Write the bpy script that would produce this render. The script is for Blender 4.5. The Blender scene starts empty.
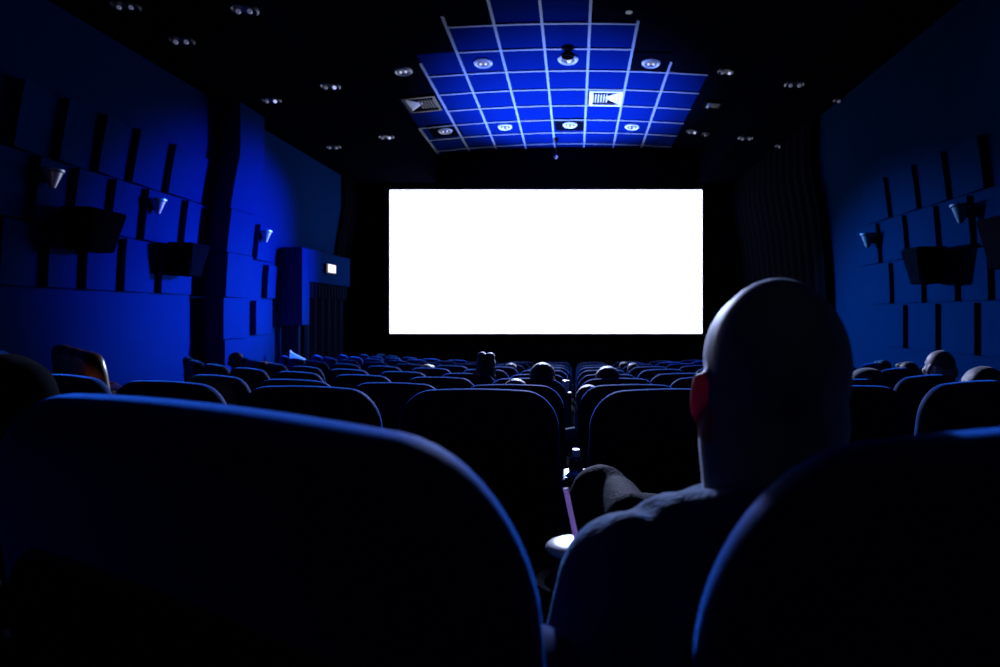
import bpy, bmesh, math, random
from mathutils import Vector, Matrix, Euler
random.seed(7)
PI = math.pi
R = math.radians
scene = bpy.context.scene
COL = scene.collection

# ------------------------------------------------------------------ camera model
F, CU, CV, EZ = 580.0, 575.0, 315.0, 1.20        # focal (px), principal point, eye height
def P(u, v, Y):                                   # a point of the place at depth Y
    return Vector(((u - CU) / F * Y, Y, EZ - (v - CV) / F * Y))

YS = 14.0                                         # the screen wall
WL, WR = -5.55, 4.15                              # side walls at eye level
def wall_x(side, Z):
    b = 0.045 * min(2.4, max(0.0, Z - 1.2)) ** 2
    return (WL + b) if side < 0 else (WR - b)
def on_wall(side, u, v):
    Z = 2.0
    for _ in range(12):
        X = wall_x(side, Z)
        Y = X * F / (u - CU)
        Z = EZ - (v - CV) / F * Y
    return Y, Z
def ceil_z(X, Y):
    return EZ - 0.0431 * Y + 4.659 - 0.016 * (X - 0.1) ** 2
SOFL, SOFR, SOFZ = -3.31, 2.95, 4.36              # black soffits along both side walls
def on_ceil(u, v):
    Ys = (SOFZ - EZ) * F / (CV - v); Xs = (u - CU) / F * Ys
    if Xs < SOFL or Xs > SOFR: return Xs, Ys
    Y = 9.0
    for _ in range(60):
        X = (u - CU) / F * Y
        h = ceil_z(X, Y) - EZ + 0.0431 * Y
        Y = 0.5 * Y + 0.5 * F * h / (340.0 - v)
    return (u - CU) / F * Y, Y

# ------------------------------------------------------------------ materials
def mat(name, base, rough=0.5, metal=0.0, spec=0.5, emit=None, estr=1.0, sheen=0.0, sheen_tint=None, sheen_rough=0.4,
        noise=0.0, nscale=40.0, bump=0.0, bscale=200.0, coat=0.0):
    m = bpy.data.materials.new(name); m.use_nodes = True
    nt = m.node_tree; b = nt.nodes['Principled BSDF']
    b.inputs['Base Color'].default_value = (*base, 1)
    b.inputs['Roughness'].default_value = rough
    b.inputs['Metallic'].default_value = metal
    b.inputs['Specular IOR Level'].default_value = spec
    if coat: b.inputs['Coat Weight'].default_value = coat
    if sheen:
        b.inputs['Sheen Weight'].default_value = sheen
        b.inputs['Sheen Roughness'].default_value = sheen_rough
        b.inputs['Sheen Tint'].default_value = (*(sheen_tint or (1, 1, 1)), 1)
    if emit:
        b.inputs['Emission Color'].default_value = (*emit, 1)
        b.inputs['Emission Strength'].default_value = estr
    if noise or bump:
        tc = nt.nodes.new('ShaderNodeTexCoord')
    if noise:
        n = nt.nodes.new('ShaderNodeTexNoise'); n.inputs['Scale'].default_value = nscale
        n.inputs['Detail'].default_value = 5
        mx = nt.nodes.new('ShaderNodeMix'); mx.data_type = 'RGBA'
        mx.inputs[6].default_value = (*[c * (1 - noise) for c in base], 1)
        mx.inputs[7].default_value = (*[min(1, c * (1 + noise)) for c in base], 1)
        nt.links.new(tc.outputs['Object'], n.inputs['Vector'])
        nt.links.new(n.outputs['Fac'], mx.inputs[0])
        nt.links.new(mx.outputs[2], b.inputs['Base Color'])
    if bump:
        n2 = nt.nodes.new('ShaderNodeTexNoise'); n2.inputs['Scale'].default_value = bscale
        bp = nt.nodes.new('ShaderNodeBump'); bp.inputs['Strength'].default_value = bump
        bp.inputs['Distance'].default_value = 0.01
        nt.links.new(tc.outputs['Object'], n2.inputs['Vector'])
        nt.links.new(n2.outputs['Fac'], bp.inputs['Height'])
        nt.links.new(bp.outputs['Normal'], b.inputs['Normal'])
    return m

M = {}
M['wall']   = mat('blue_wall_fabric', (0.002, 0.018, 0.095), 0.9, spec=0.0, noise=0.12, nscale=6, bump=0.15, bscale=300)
M['wallR']  = mat('shaded_blue_wall_fabric', (0.0015, 0.018, 0.055), 0.9, spec=0.0, noise=0.12, nscale=6, bump=0.15, bscale=300)  # darker copy of the wall fabric, dimmer light put into its colour
M['black']  = mat('black_masking_cloth', (0.0018, 0.0024, 0.006), 0.95, spec=0.01, noise=0.3, nscale=12)
M['carpet'] = mat('dark_carpet', (0.006, 0.008, 0.016), 0.95, spec=0.05, noise=0.5, nscale=90, bump=0.4, bscale=400)
M['tile']   = mat('ceiling_tile', (0.001, 0.009, 0.085), 0.95, spec=0.0, noise=0.10, nscale=3, bump=0.2, bscale=150)
M['ctile']  = mat('black_and_unlit_tile', (0.0012, 0.0018, 0.005), 0.95, spec=0.0, noise=0.2, nscale=8)
M['trimwhite'] = mat('white_light_trim', (0.65, 0.68, 0.75), 0.5)
M['bar']    = mat('white_grid_bar', (0.22, 0.26, 0.33), 0.7, spec=0.05)
M['seat']   = mat('dark_blue_seat_cloth', (0.003, 0.012, 0.050), 0.65, spec=0.015, sheen=1.0, sheen_tint=(0.03, 0.22, 1.0), sheen_rough=0.35, bump=0.12, bscale=500)
M['brown']  = mat('brown_seat_vinyl', (0.05, 0.018, 0.008), 0.28, spec=0.5, bump=0.08, bscale=300)
M['shell']  = mat('black_seat_shell', (0.006, 0.008, 0.014), 0.6, spec=0.08)
M['plastic'] = mat('black_plastic', (0.010, 0.011, 0.015), 0.4, spec=0.4)
M['steel']  = mat('dark_steel', (0.03, 0.03, 0.035), 0.4, metal=0.8)
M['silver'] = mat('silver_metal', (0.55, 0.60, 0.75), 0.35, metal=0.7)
M['dimsilver'] = mat('shaded_silver_metal', (0.10, 0.11, 0.14), 0.5, metal=0.5)  # darker copy of the silver, shade put into the colour
M['screen'] = mat('bright_screen', (0.8, 0.8, 0.8), 0.9, emit=(0.75, 0.80, 1.0), estr=2.8)
M['skin']   = mat('skin', (0.16, 0.11, 0.115), 0.58, spec=0.4, noise=0.08, nscale=30, sheen=0.55, sheen_tint=(0.65, 0.75, 1.0), sheen_rough=0.4)
M['eye']    = mat('eye_white', (0.8, 0.8, 0.8), 0.15)
M['jacket'] = mat('blue_jacket_cloth', (0.012, 0.035, 0.085), 0.8, spec=0.08, sheen=0.45, sheen_tint=(0.15, 0.42, 1.0), bump=0.3, bscale=120)
M['trouser'] = mat('dark_trouser_cloth', (0.008, 0.010, 0.014), 0.8, spec=0.05, sheen=0.06, sheen_tint=(0.7, 0.8, 1.0), bump=0.3, bscale=150)
M['shirtA'] = mat('navy_shirt_cloth', (0.02, 0.05, 0.14), 0.8, spec=0.15, sheen=0.3, sheen_tint=(0.4, 0.6, 1))
M['shirtB'] = mat('grey_shirt_cloth', (0.08, 0.08, 0.10), 0.8, spec=0.15, sheen=0.3, sheen_tint=(0.7, 0.8, 1))
M['hairD']  = mat('dark_hair', (0.010, 0.008, 0.009), 0.42, spec=0.45, sheen=0.7, sheen_tint=(0.85, 0.85, 1.0), bump=0.5, bscale=180)
M['hairL']  = mat('fair_hair', (0.16, 0.12, 0.09), 0.38, spec=0.6, sheen=0.6, sheen_tint=(0.9, 0.88, 1.0), bump=0.5, bscale=180)
M['hairG']  = mat('grey_hair', (0.30, 0.30, 0.33), 0.45, spec=0.5, sheen=0.5, bump=0.5, bscale=180)
M['shoe']   = mat('black_leather', (0.01, 0.01, 0.012), 0.35)
M['white']  = mat('white_plastic', (0.85, 0.85, 0.88), 0.3)
M['straw']  = mat('lilac_straw_plastic', (0.62, 0.45, 0.72), 0.35)
M['paper']  = mat('red_paper_cup', (0.06, 0.02, 0.04), 0.5)
M['cola']   = mat('brown_drink_bottle', (0.10, 0.03, 0.02), 0.2, spec=0.5)
M['foil']   = mat('blue_foil', (0.25, 0.5, 0.9), 0.2, metal=0.9)
M['bulb']   = mat('small_bulb', (0.8, 0.8, 0.9), 0.3, emit=(0.55, 0.6, 1.0), estr=0.9)
M['bulbdim'] = mat('small_dim_bulb', (0.5, 0.5, 0.6), 0.3, emit=(0.55, 0.6, 1.0), estr=0.12)
M['violet'] = mat('violet_led', (0.3, 0.2, 0.5), 0.3, emit=(0.4, 0.25, 1.0), estr=0.5)
M['exit']   = mat('lit_sign_face', (0.9, 0.9, 0.85), 0.4, emit=(1.0, 0.98, 0.95), estr=0.9)
M['exity']  = mat('lit_sign_symbol', (0.9, 0.85, 0.5), 0.4, emit=(1.0, 0.86, 0.45), estr=0.85)
M['amber']  = mat('amber_lamp_lens', (0.9, 0.5, 0.2), 0.3, emit=(1.0, 0.42, 0.10), estr=1.5)
M['bluelamp'] = mat('blue_lamp_lens', (0.4, 0.6, 1.0), 0.3, emit=(0.10, 0.28, 1.0), estr=0.28)
M['curtain'] = mat('dark_blue_curtain', (0.005, 0.009, 0.028), 0.95, spec=0.02)
def ear_mat():
    m = mat('ear_skin', (0.30, 0.06, 0.09), 0.5)
    nt = m.node_tree; b = nt.nodes['Principled BSDF']; out = nt.nodes['Material Output']
    t = nt.nodes.new('ShaderNodeBsdfTranslucent'); t.inputs['Color'].default_value = (0.80, 0.10, 0.24, 1)
    mx = nt.nodes.new('ShaderNodeMixShader'); mx.inputs[0].default_value = 0.6
    nt.links.new(b.outputs[0], mx.inputs[1]); nt.links.new(t.outputs[0], mx.inputs[2]); nt.links.new(mx.outputs[0], out.inputs['Surface'])
    return m
M['ear'] = ear_mat()
def add_translucent(m, col, f):
    nt = m.node_tree; b = nt.nodes['Principled BSDF']; out = nt.nodes['Material Output']
    t = nt.nodes.new('ShaderNodeBsdfTranslucent'); t.inputs['Color'].default_value = (*col, 1)
    mx = nt.nodes.new('ShaderNodeMixShader'); mx.inputs[0].default_value = f
    nt.links.new(b.outputs[0], mx.inputs[1]); nt.links.new(t.outputs[0], mx.inputs[2]); nt.links.new(mx.outputs[0], out.inputs['Surface'])
add_translucent(M['straw'], (0.75, 0.55, 0.85), 0.7)

# ------------------------------------------------------------------ object helpers
def tag(o, label=None, cat=None, group=None, kind=None):
    if label: o['label'] = label
    if cat: o['category'] = cat
    if group: o['group'] = group
    if kind: o['kind'] = kind
    return o
def empty(name, loc=(0, 0, 0), rz=0.0):
    o = bpy.data.objects.new(name, None); COL.objects.link(o)
    o.location = loc; o.rotation_euler = (0, 0, rz); o.empty_display_size = 0.1
    return o
def obj(name, bm, m, parent=None, smooth=True, recalc=True):
    if recalc: bmesh.ops.recalc_face_normals(bm, faces=bm.faces[:])
    me = bpy.data.meshes.new(name); bm.to_mesh(me); bm.free()
    for x in (m if isinstance(m, (list, tuple)) else [m]): me.materials.append(x)
    if smooth:
        me.polygons.foreach_set('use_smooth', [True] * len(me.polygons))
        try: me.set_sharp_from_angle(angle=R(38))
        except Exception: pass
    o = bpy.data.objects.new(name, me); COL.objects.link(o)
    if parent: o.parent = parent
    return o
def copy_tree(o, parent=None):
    c = o.copy(); COL.objects.link(c)
    if parent is not None: c.parent = parent
    for ch in list(o.children): copy_tree(ch, c)
    return c
def B(): return bmesh.new()
def box(bm, lo, hi, bev=0.0, seg=2, mtx=None):
    x0, y0, z0 = lo; x1, y1, z1 = hi
    v = [bm.verts.new(p) for p in ((x0,y0,z0),(x1,y0,z0),(x1,y1,z0),(x0,y1,z0),(x0,y0,z1),(x1,y0,z1),(x1,y1,z1),(x0,y1,z1))]
    fs = [bm.faces.new([v[i] for i in q]) for q in ((3,2,1,0),(4,5,6,7),(0,1,5,4),(1,2,6,5),(2,3,7,6),(3,0,4,7))]
    if mtx is not None:
        for q in v: q.co = mtx @ q.co
    if bev:
        es = list({e for f in fs for e in f.edges})
        bmesh.ops.bevel(bm, geom=es, offset=bev, segments=seg, profile=0.5, affect='EDGES')
def hexa(bm, pts, bev=0.0):                       # 8 points, bottom loop then top loop
    v = [bm.verts.new(p) for p in pts]
    fs = [bm.faces.new([v[i] for i in q]) for q in ((3,2,1,0),(4,5,6,7),(0,1,5,4),(1,2,6,5),(2,3,7,6),(3,0,4,7))]
    if bev:
        bmesh.ops.bevel(bm, geom=list({e for f in fs for e in f.edges}), offset=bev, segments=2, profile=0.5, affect='EDGES')
def prism(bm, outline, y0, y1, bev=0.0, seg=3, mtx=None):   # outline in (x,z), extruded along y
    a = [bm.verts.new((x, y0, z)) for x, z in outline]
    f = bm.faces.new(a)
    r = bmesh.ops.extrude_face_region(bm, geom=[f])
    nv = [q for q in r['geom'] if isinstance(q, bmesh.types.BMVert)]
    for q in nv: q.co.y = y1
    if bev:
        s0, s1 = set(a), set(nv)
        es = [e for e in bm.edges if (e.verts[0] in s0 and e.verts[1] in s0) or (e.verts[0] in s1 and e.verts[1] in s1)]
        bmesh.ops.bevel(bm, geom=es, offset=bev, segments=seg, profile=0.5, affect='EDGES')
    if mtx is not None:
        for q in bm.verts: q.co = mtx @ q.co
def tube(bm, p0, p1, r0, r1=None, n=16, cap=True):
    p0, p1 = Vector(p0), Vector(p1); r1 = r0 if r1 is None else r1
    d = (p1 - p0).normalized(); a = d.orthogonal().normalized(); b = d.cross(a)
    L = []
    for p, r in ((p0, r0), (p1, r1)):
        L.append([bm.verts.new(p + a * (r * math.cos(2*PI*i/n)) + b * (r * math.sin(2*PI*i/n))) for i in range(n)])
    for i in range(n): bm.faces.new((L[0][i], L[0][(i+1)%n], L[1][(i+1)%n], L[1][i]))
    if cap: bm.faces.new(L[0][::-1]); bm.faces.new(L[1])
def lathe(bm, prof, n=28, mtx=None):              # profile (r,z) round z
    rings = []; new = []
    for r, z in prof:
        if r < 1e-6:
            q = bm.verts.new((0, 0, z)); rings.append([q]); new.append(q)
        else:
            g = [bm.verts.new((r*math.cos(2*PI*i/n), r*math.sin(2*PI*i/n), z)) for i in range(n)]
            rings.append(g); new += g
    for A, C in zip(rings, rings[1:]):
        for i in range(n):
            j = (i+1) % n
            if len(A) == 1 and len(C) == 1: continue
            if len(A) == 1: bm.faces.new((A[0], C[i], C[j]))
            elif len(C) == 1: bm.faces.new((A[i], A[j], C[0]))
            else: bm.faces.new((A[i], A[j], C[j], C[i]))
    if mtx is not None:
        for q in new: q.co = mtx @ q.co
def ball(bm, c, r, rot=None, seg=20):
    r = (r, r, r) if isinstance(r, (int, float)) else r
    m = Matrix.Translation(Vector(c)) @ (Euler(rot).to_matrix().to_4x4() if rot else Matrix.Identity(4)) @ Matrix.Diagonal((*r, 1))
    bmesh.ops.create_uvsphere(bm, u_segments=seg, v_segments=seg//2 + 2, radius=1.0, matrix=m)
def cap(bm, a, b, ra, rb, n=16, k=5):             # tapered capsule
    a, b = Vector(a), Vector(b); d = b - a; L = d.length
    if L < 1e-5: return ball(bm, a, ra)
    q = d.to_track_quat('Z', 'Y').to_matrix().to_4x4(); m = Matrix.Translation(a) @ q
    prof = [(ra*math.sin(t), -ra*math.cos(t)) for t in [i*PI/2/k for i in range(k+1)]]
    prof += [(rb*math.cos(t), L + rb*math.sin(t)) for t in [i*PI/2/k for i in range(k+1)]]
    prof[0] = (0, -ra); prof[-1] = (0, L + rb)
    lathe(bm, prof, n, m)
def fuse(name, bm, voxel, m, parent=None, smooth_it=4):     # one continuous surface out of overlapping volumes
    bmesh.ops.recalc_face_normals(bm, faces=bm.faces[:])
    me = bpy.data.meshes.new(name); bm.to_mesh(me); bm.free()
    o = bpy.data.objects.new(name, me); COL.objects.link(o)
    r = o.modifiers.new('r', 'REMESH'); r.mode = 'VOXEL'; r.voxel_size = voxel
    s = o.modifiers.new('s', 'SMOOTH'); s.iterations = smooth_it; s.factor = 0.5
    dg = bpy.context.evaluated_depsgraph_get()
    nm = bpy.data.meshes.new_from_object(o.evaluated_get(dg))
    o.modifiers.clear(); o.data = nm; nm.name = name
    bpy.data.meshes.remove(me)
    nm.materials.clear()
    for x in (m if isinstance(m, (list, tuple)) else [m]): nm.materials.append(x)
    nm.polygons.foreach_set('use_smooth', [True] * len(nm.polygons))
    if parent: o.parent = parent
    return o

ORD = ['zeroth','first','second','third','fourth','fifth','sixth','seventh','eighth','ninth','tenth','eleventh','twelfth']

# ================================================================== SETTING
# floor: stepped terraces falling towards the screen
ROWY = {2: 2.0, 3: 3.05, 4: 4.1, 5: 5.15, 6: 6.2, 7: 7.25, 8: 8.3, 9: 9.35, 10: 10.4}
ROWV = {2: 393, 3: 387, 4: 380, 5: 375.5, 6: 371, 7: 368, 8: 365.8, 9: 364, 10: 362.6}
SH = 1.10                                         # seat height above its terrace
ROWZ = {r: EZ - (ROWV[r]-CV)/F*ROWY[r] - SH for r in ROWY}     # terrace heights
ARC = 5.2
def row_point(r, x):                              # curved rows: seat position and facing at arc length x
    ph = x / ARC
    return Vector((ARC*math.sin(ph) - 0.02, ROWY[r] + ARC*(1-math.cos(ph)), ROWZ[r])), ph
Z1 = 0.0
bm = B()
def terr(y0s, z, thick=0.12):
    n = 24
    xs = [-5.7 + 10.0*i/n for i in range(n+1)]
    def yy(y0, x):
        if y0 is None: return None
        s = max(-0.97, min(0.97, (x+0.02)/ARC)); return min(y0 + ARC*(1-math.sqrt(1-s*s)), 14.2)
    fr = [(x, yy(y0s[0], x) if y0s[0] is not None else -1.5) for x in xs]
    bk = [(x, yy(y0s[1], x) if y0s[1] is not None else 14.2) for x in xs]
    T = [[bm.verts.new((x, y, z)) for x, y in fr], [bm.verts.new((x, max(y, fy)+1e-4, z)) for (x, y), (_, fy) in zip(bk, fr)]]
    U = [[bm.verts.new((v.co.x, v.co.y, -1.2)) for v in L] for L in T]
    for i in range(n):
        bm.faces.new((T[0][i], T[0][i+1], T[1][i+1], T[1][i]))
        bm.faces.new((T[0][i], U[0][i], U[0][i+1], T[0][i+1]))
        bm.faces.new((T[1][i+1], U[1][i+1], U[1][i], T[1][i]))
rows = sorted(ROWY)
terr((None, ROWY[2]-0.25), Z1)
for a in rows:
    terr((ROWY[a]-0.25, (ROWY[a+1]-0.25) if a+1 in ROWY else None), ROWZ[a])
tag(obj('floor', bm, M['carpet'], smooth=False, recalc=False), kind='structure')

# side walls, curving inwards as they rise
def side_wall(name, side, m):
    bm = B(); zs = [-1.2, 0.0, 1.2] + [1.2 + 0.35*i for i in range(1, 14)]
    ys = [-1.5, 3, 6, 9, 12, 14.2]
    fr = [[bm.verts.new((wall_x(side, z), y, z)) for y in ys] for z in zs]
    bk = [[bm.verts.new((wall_x(side, 0) + side*0.25, y, z)) for y in ys] for z in zs]
    for i in range(len(zs)-1):
        for j in range(len(ys)-1):
            bm.faces.new((fr[i][j], fr[i][j+1], fr[i+1][j+1], fr[i+1][j]))
            bm.faces.new((bk[i][j], bk[i+1][j], bk[i+1][j+1], bk[i][j+1]))
    return tag(obj(name, bm, m, recalc=False), kind='structure')
side_wall('wall_left', -1, M['wall'])
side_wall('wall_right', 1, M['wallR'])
bm = B(); box(bm, (-5.8, YS+0.05, -1.2), (4.4, YS+0.3, 6.0)); tag(obj('wall_front', bm, M['black'], smooth=False), kind='structure')
bm = B(); box(bm, (-5.8, -1.75, -1.2), (4.4, -1.5, 6.0)); tag(obj('wall_back', bm, M['black'], smooth=False), kind='structure')

# ceiling, vaulted, with black outer tiles and a blue field cut to the fading light
GX = [-3.28, -2.534, -1.883, -1.183, -0.483, 0.217, 0.917, 1.593, 2.29]
GY = [13.72 - 0.745*k for k in range(10)]
NEAR = {0: 12.2, 1: 9.5, 2: 8.2, 3: 6.9, 4: 6.9, 5: 6.9, 6: 8.4, 7: 9.6, 8: 9.6}      # long bars cut short where the light dies away
def cell_lit(x, y):  # cells outside these limits go black, the light's fade put into colour
    k = [i for i in range(8) if GX[i] < x < GX[i+1]]
    return bool(k) and 13.99 > y > {0: 10.4, 1: 9.1, 2: 8.2, 3: 6.9, 4: 6.9, 5: 8.2, 6: 9.9, 7: 10.2}[k[0]]
bm = B()
xs = [-5.75, -5.2, -4.6, -3.95] + GX + [2.95, 3.6, 4.35]
ys = [-1.6, 1.0, 3.5, 5.5] + sorted(GY) + [13.98, 14.2]
lo = [[bm.verts.new((x, y, ceil_z(x, y))) for y in ys] for x in xs]
hi = [[bm.verts.new((x, y, ceil_z(x, y)+0.2)) for y in ys] for x in xs]
for i in range(len(xs)-1):
    for j in range(len(ys)-1):
        f = bm.faces.new((lo[i][j], lo[i][j+1], lo[i+1][j+1], lo[i+1][j]))
        f.material_index = 1 if cell_lit((xs[i]+xs[i+1])/2, (ys[j]+ys[j+1])/2) else 0
        bm.faces.new((hi[i][j], hi[i+1][j], hi[i+1][j+1], hi[i][j+1]))
tag(obj('ceiling', bm, [M['ctile'], M['tile']], recalc=False), kind='structure')
bm = B(); box(bm, (-5.8, -1.6, SOFZ), (SOFL, YS+0.1, 5.3)); tag(obj('trim_3', bm, M['ctile'], smooth=False), kind='structure')
bm = B(); box(bm, (SOFR, -1.6, SOFZ), (4.4, YS+0.1, 5.3)); tag(obj('trim_4', bm, M['ctile'], smooth=False), kind='structure')
def top_z(x, y): return SOFZ if (x < SOFL or x > SOFR) else ceil_z(x, y)
# white grid bars of the ceiling field
bm = B()
def bar(p, q, w):
    n = 8; p, q = Vector(p), Vector(q)
    d = (q-p).normalized(); s = Vector((-d.y, d.x, 0))*w/2
    for i in range(n):
        a = p.lerp(q, i/n); b = p.lerp(q, (i+1)/n)
        pts = []
        for dz in (-0.022, 0.002):
            for c in (a-s, a+s, b+s, b-s): pts.append((c.x, c.y, ceil_z(c.x, c.y)+dz))
        hexa(bm, pts)
for k in range(8):
    bar((GX[k], NEAR[k], 0), (GX[k], 13.98, 0), 0.040)
for y in GY:
    on = [k for k in range(9) if NEAR[k] <= y + 0.02]
    bar((GX[on[0]], y, 0), (GX[on[-1]], y, 0), 0.036)
tag(obj('trim_1', bm, M['bar'], smooth=False), kind='structure')

# pilaster on the left wall
bm = B()
pz = [-1.1, 0.83, 1.46, 2.13, 2.78, SOFZ]
for i, (a, b) in enumerate(zip(pz, pz[1:])):
    p = (0.36, 0.34, 0.37, 0.35, 0.33)[i]
    n = 8 if i == 4 else 2
    for k in range(n):
        z0 = a + (b-a)*k/n + (0.012 if k == 0 else 0); z1 = a + (b-a)*(k+1)/n
        
        hexa(bm, [(wall_x(-1, z0)-.2, 8.60, z0), (wall_x(-1, z0)+p, 8.60, z0), (wall_x(-1, z0)+p, 9.26, z0), (wall_x(-1, z0)-.2, 9.26, z0),
                  (wall_x(-1, z1)-.2, 8.60, z1), (wall_x(-1, z1)+p, 8.60, z1), (wall_x(-1, z1)+p, 9.26, z1), (wall_x(-1, z1)-.2, 9.26, z1)])
tag(obj('trim_2', bm, M['wall'], smooth=False), kind='structure')

# wedge-shaped acoustic panels
def panel(side, y0, y1, z0, z1, label, group, pn=0.09, pf=0.02):
    bm = B(); n = 3; g = 0.012
    for k in range(n):
        pass
    zs = [z0+g + (z1-z0-2*g)*k/n for k in range(n+1)]
    prof = []
    for z in zs:
        w = wall_x(side, z); s = -side
        prof.append([bm.verts.new((w - s*0.02, y0+0.004, z)), bm.verts.new((w + s*pn, y0+0.004, z)), bm.verts.new((w + s*pf, y1-0.004, z)), bm.verts.new((w - s*0.02, y1-0.004, z))])
    for A, C in zip(prof, prof[1:]):
        for i in range(4):
            j = (i+1) % 4; bm.faces.new((A[i], A[j], C[j], C[i]))
    bm.faces.new(prof[0][::-1]); bm.faces.new(prof[-1])
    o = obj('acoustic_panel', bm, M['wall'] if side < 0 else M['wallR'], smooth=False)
    return tag(o, label, 'wall panel', group)
LZ = [0.83, 1.48, 2.14, 2.80, 3.46]
LROWS = [(1, [5.50, 6.0, 6.47, 7.02, 7.65, 8.36], 'lowest'), (2, [5.36, 5.81, 6.26, 6.77, 7.29, 8.03, 8.58], 'middle'), (3, [5.52, 6.01, 6.5, 7.0, 7.62, 8.50], 'highest')]
for zi, ed, nm in LROWS:
    n = len(ed)-1
    for i in range(n):
        panel(-1, ed[i], ed[i+1], LZ[zi], LZ[zi+1],
              f"blue acoustic wall panel, {ORD[n-i]} from the black-sided pilaster, {nm} row, left wall", 'acoustic panels before the pilaster')
for (y0, y1, z0, z1, nm) in ((9.88, 10.55, 2.14, 2.76, 'under the wall light beside the doorway canopy'), (10.28, 10.76, 1.49, 2.10, 'halfway up beside the doorway canopy'), (9.93, 10.58, 0.85, 1.46, 'low down beside the doorway canopy')):
    panel(-1, y0, y1, z0, z1, 'bright blue acoustic panel ' + nm, 'acoustic panels beyond the pilaster', 0.09, 0.03)
RZ = [0.78, 1.34, 1.89, 2.44, 2.98]
RROWS = [(0, [5.45, 5.94, 6.58, 7.23, 7.87], 'lowest'), (1, [5.30, 5.74, 6.24, 6.84, 7.53, 8.20], 'second'), (2, [5.42, 5.96, 6.52, 7.14, 7.77, 8.4], 'third'), (3, [5.7, 6.27, 6.82, 7.44, 8.1], 'topmost')]
for zi, ed, nm in RROWS:
    n = len(ed)-1
    for i in range(n):
        panel(1, ed[i], ed[i+1], RZ[zi], RZ[zi+1],
              f"dim blue acoustic panel, {ORD[n-i]} from the screen end, {nm} row, right wall", 'acoustic panels of the right wall', 0.06, 0.015)

# ================================================================== SCREEN
t = tag(empty('cinema_screen', P(546, 333.5, YS)), 'huge blank glowing white cinema screen on the black front wall', 'screen')
a, b = P(390, 333.5, YS), P(702, 190, YS)
w, h = (b.x-a.x)/2, b.z-a.z
bm = B(); box(bm, (-w, -0.02, 0), (w, 0.0, h)); obj('projection_surface', bm, M['screen'], t, smooth=False)
bm = B(); fw = 0.10
for lo_, hi_ in (((-w-fw, -0.06, -fw), (w+fw, 0.03, 0)), ((-w-fw, -0.06, h), (w+fw, 0.03, h+fw)), ((-w-fw, -0.06, 0), (-w, 0.03, h)), ((w, -0.06, 0), (w+fw, 0.03, h))):
    box(bm, lo_, hi_)
obj('screen_border', bm, M['black'], t, smooth=False)

def dark_sheet(side, y0, y1, label):  # black sheet added to keep the wall end dark
    bm = B(); n = 90; zs = [-0.72, 1.2, 2.0, 2.8, 3.6, SOFZ-0.01]; s = -side
    for k in (0,):
        L = [[bm.verts.new((wall_x(side, z) + s*(0.10 + 0.03*math.sin(2*PI*(y0+(y1-y0)*i/n)/0.34)), y0+(y1-y0)*i/n, z)) for i in range(n+1)] for z in zs]
        K = [[bm.verts.new((wall_x(side, z) + s*(0.06 + 0.03*math.sin(2*PI*(y0+(y1-y0)*i/n)/0.34)), y0+(y1-y0)*i/n, z)) for i in range(n+1)] for z in zs]
    m = len(zs)
    for a in range(m-1):
        for i in range(n):
            bm.faces.new((L[a][i], L[a][i+1], L[a+1][i+1], L[a+1][i])); bm.faces.new((K[a][i+1], K[a][i], K[a+1][i], K[a+1][i+1]))
        for i in (0, n): bm.faces.new((L[a][i], L[a+1][i], K[a+1][i], K[a][i]))
    for a in (0, m-1):
        for i in range(n): bm.faces.new((L[a][i], K[a][i], K[a][i+1], L[a][i+1]))
    return tag(obj('dark_wall_sheet', bm, M['black']), label, 'curtain')
dark_sheet(1, 9.3, 13.9, 'tall added black sheet darkening the right wall beside the screen')
dark_sheet(-1, 13.15, 13.9, 'narrow added black sheet between the doorway canopy and the screen')

# ================================================================== DOORWAY CANOPY
t = tag(empty('doorway_canopy', (-5.3, 11.9, -0.55)), 'blue boxed canopy over the curtained doorway beside the screen', 'canopy')
t.location = (0, 0, 0)
bm = B(); X1 = -5.08
zt, zb = EZ + 68/F*10.8, EZ - 10/F*10.8
zo = EZ + 33/F*11.2
box(bm, (-5.6, 10.8, zb), (X1, 11.10, zt), 0.01)                 # near cheek
box(bm, (-5.6, 11.10, zo), (X1, 13.1, zt), 0.01)                 # header over the opening
obj('header_box', bm, M['wall'], t, smooth=False)
bm = B(); box(bm, (-5.5, 10.86, -1.0), (X1-0.1, 10.94, zb)); obj('jamb_post', bm, M['curtain'], t, smooth=False)
t = tag(empty('doorway_curtain', (X1, 12, -0.6)), 'long dark pleated curtain hanging in the doorway under the blue canopy', 'curtain')
t.location = (0, 0, 0)
def wavy(y0, y1, z0, z1, x, amp, per, thick=0.02):
    bm = B(); n = 120
    def pt(i, z, dx): y = y0+(y1-y0)*i/n; return bm.verts.new((x + amp*math.sin(2*PI*(y-y0)/per) + dx, y, z))
    A = [[pt(i, z, dx) for i in range(n+1)] for dx in (0, -thick) for z in (z0, z1)]
    for i in range(n):
        bm.faces.new((A[0][i], A[0][i+1], A[1][i+1], A[1][i])); bm.faces.new((A[2][i+1], A[2][i], A[3][i], A[3][i+1]))
        bm.faces.new((A[1][i], A[1][i+1], A[3][i+1], A[3][i])); bm.faces.new((A[0][i+1], A[0][i], A[2][i], A[2][i+1]))
    for i in (0, n): bm.faces.new((A[0][i], A[1][i], A[3][i], A[2][i]))
    return bm
obj('drape', wavy(11.14, 13.05, -0.62, zo-0.02, X1-0.12, 0.05, 0.32), M['curtain'], t)
obj('valance', wavy(11.12, 13.05, zo-0.30, zo-0.01, X1-0.05, 0.025, 0.15), M['curtain'], t)
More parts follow.
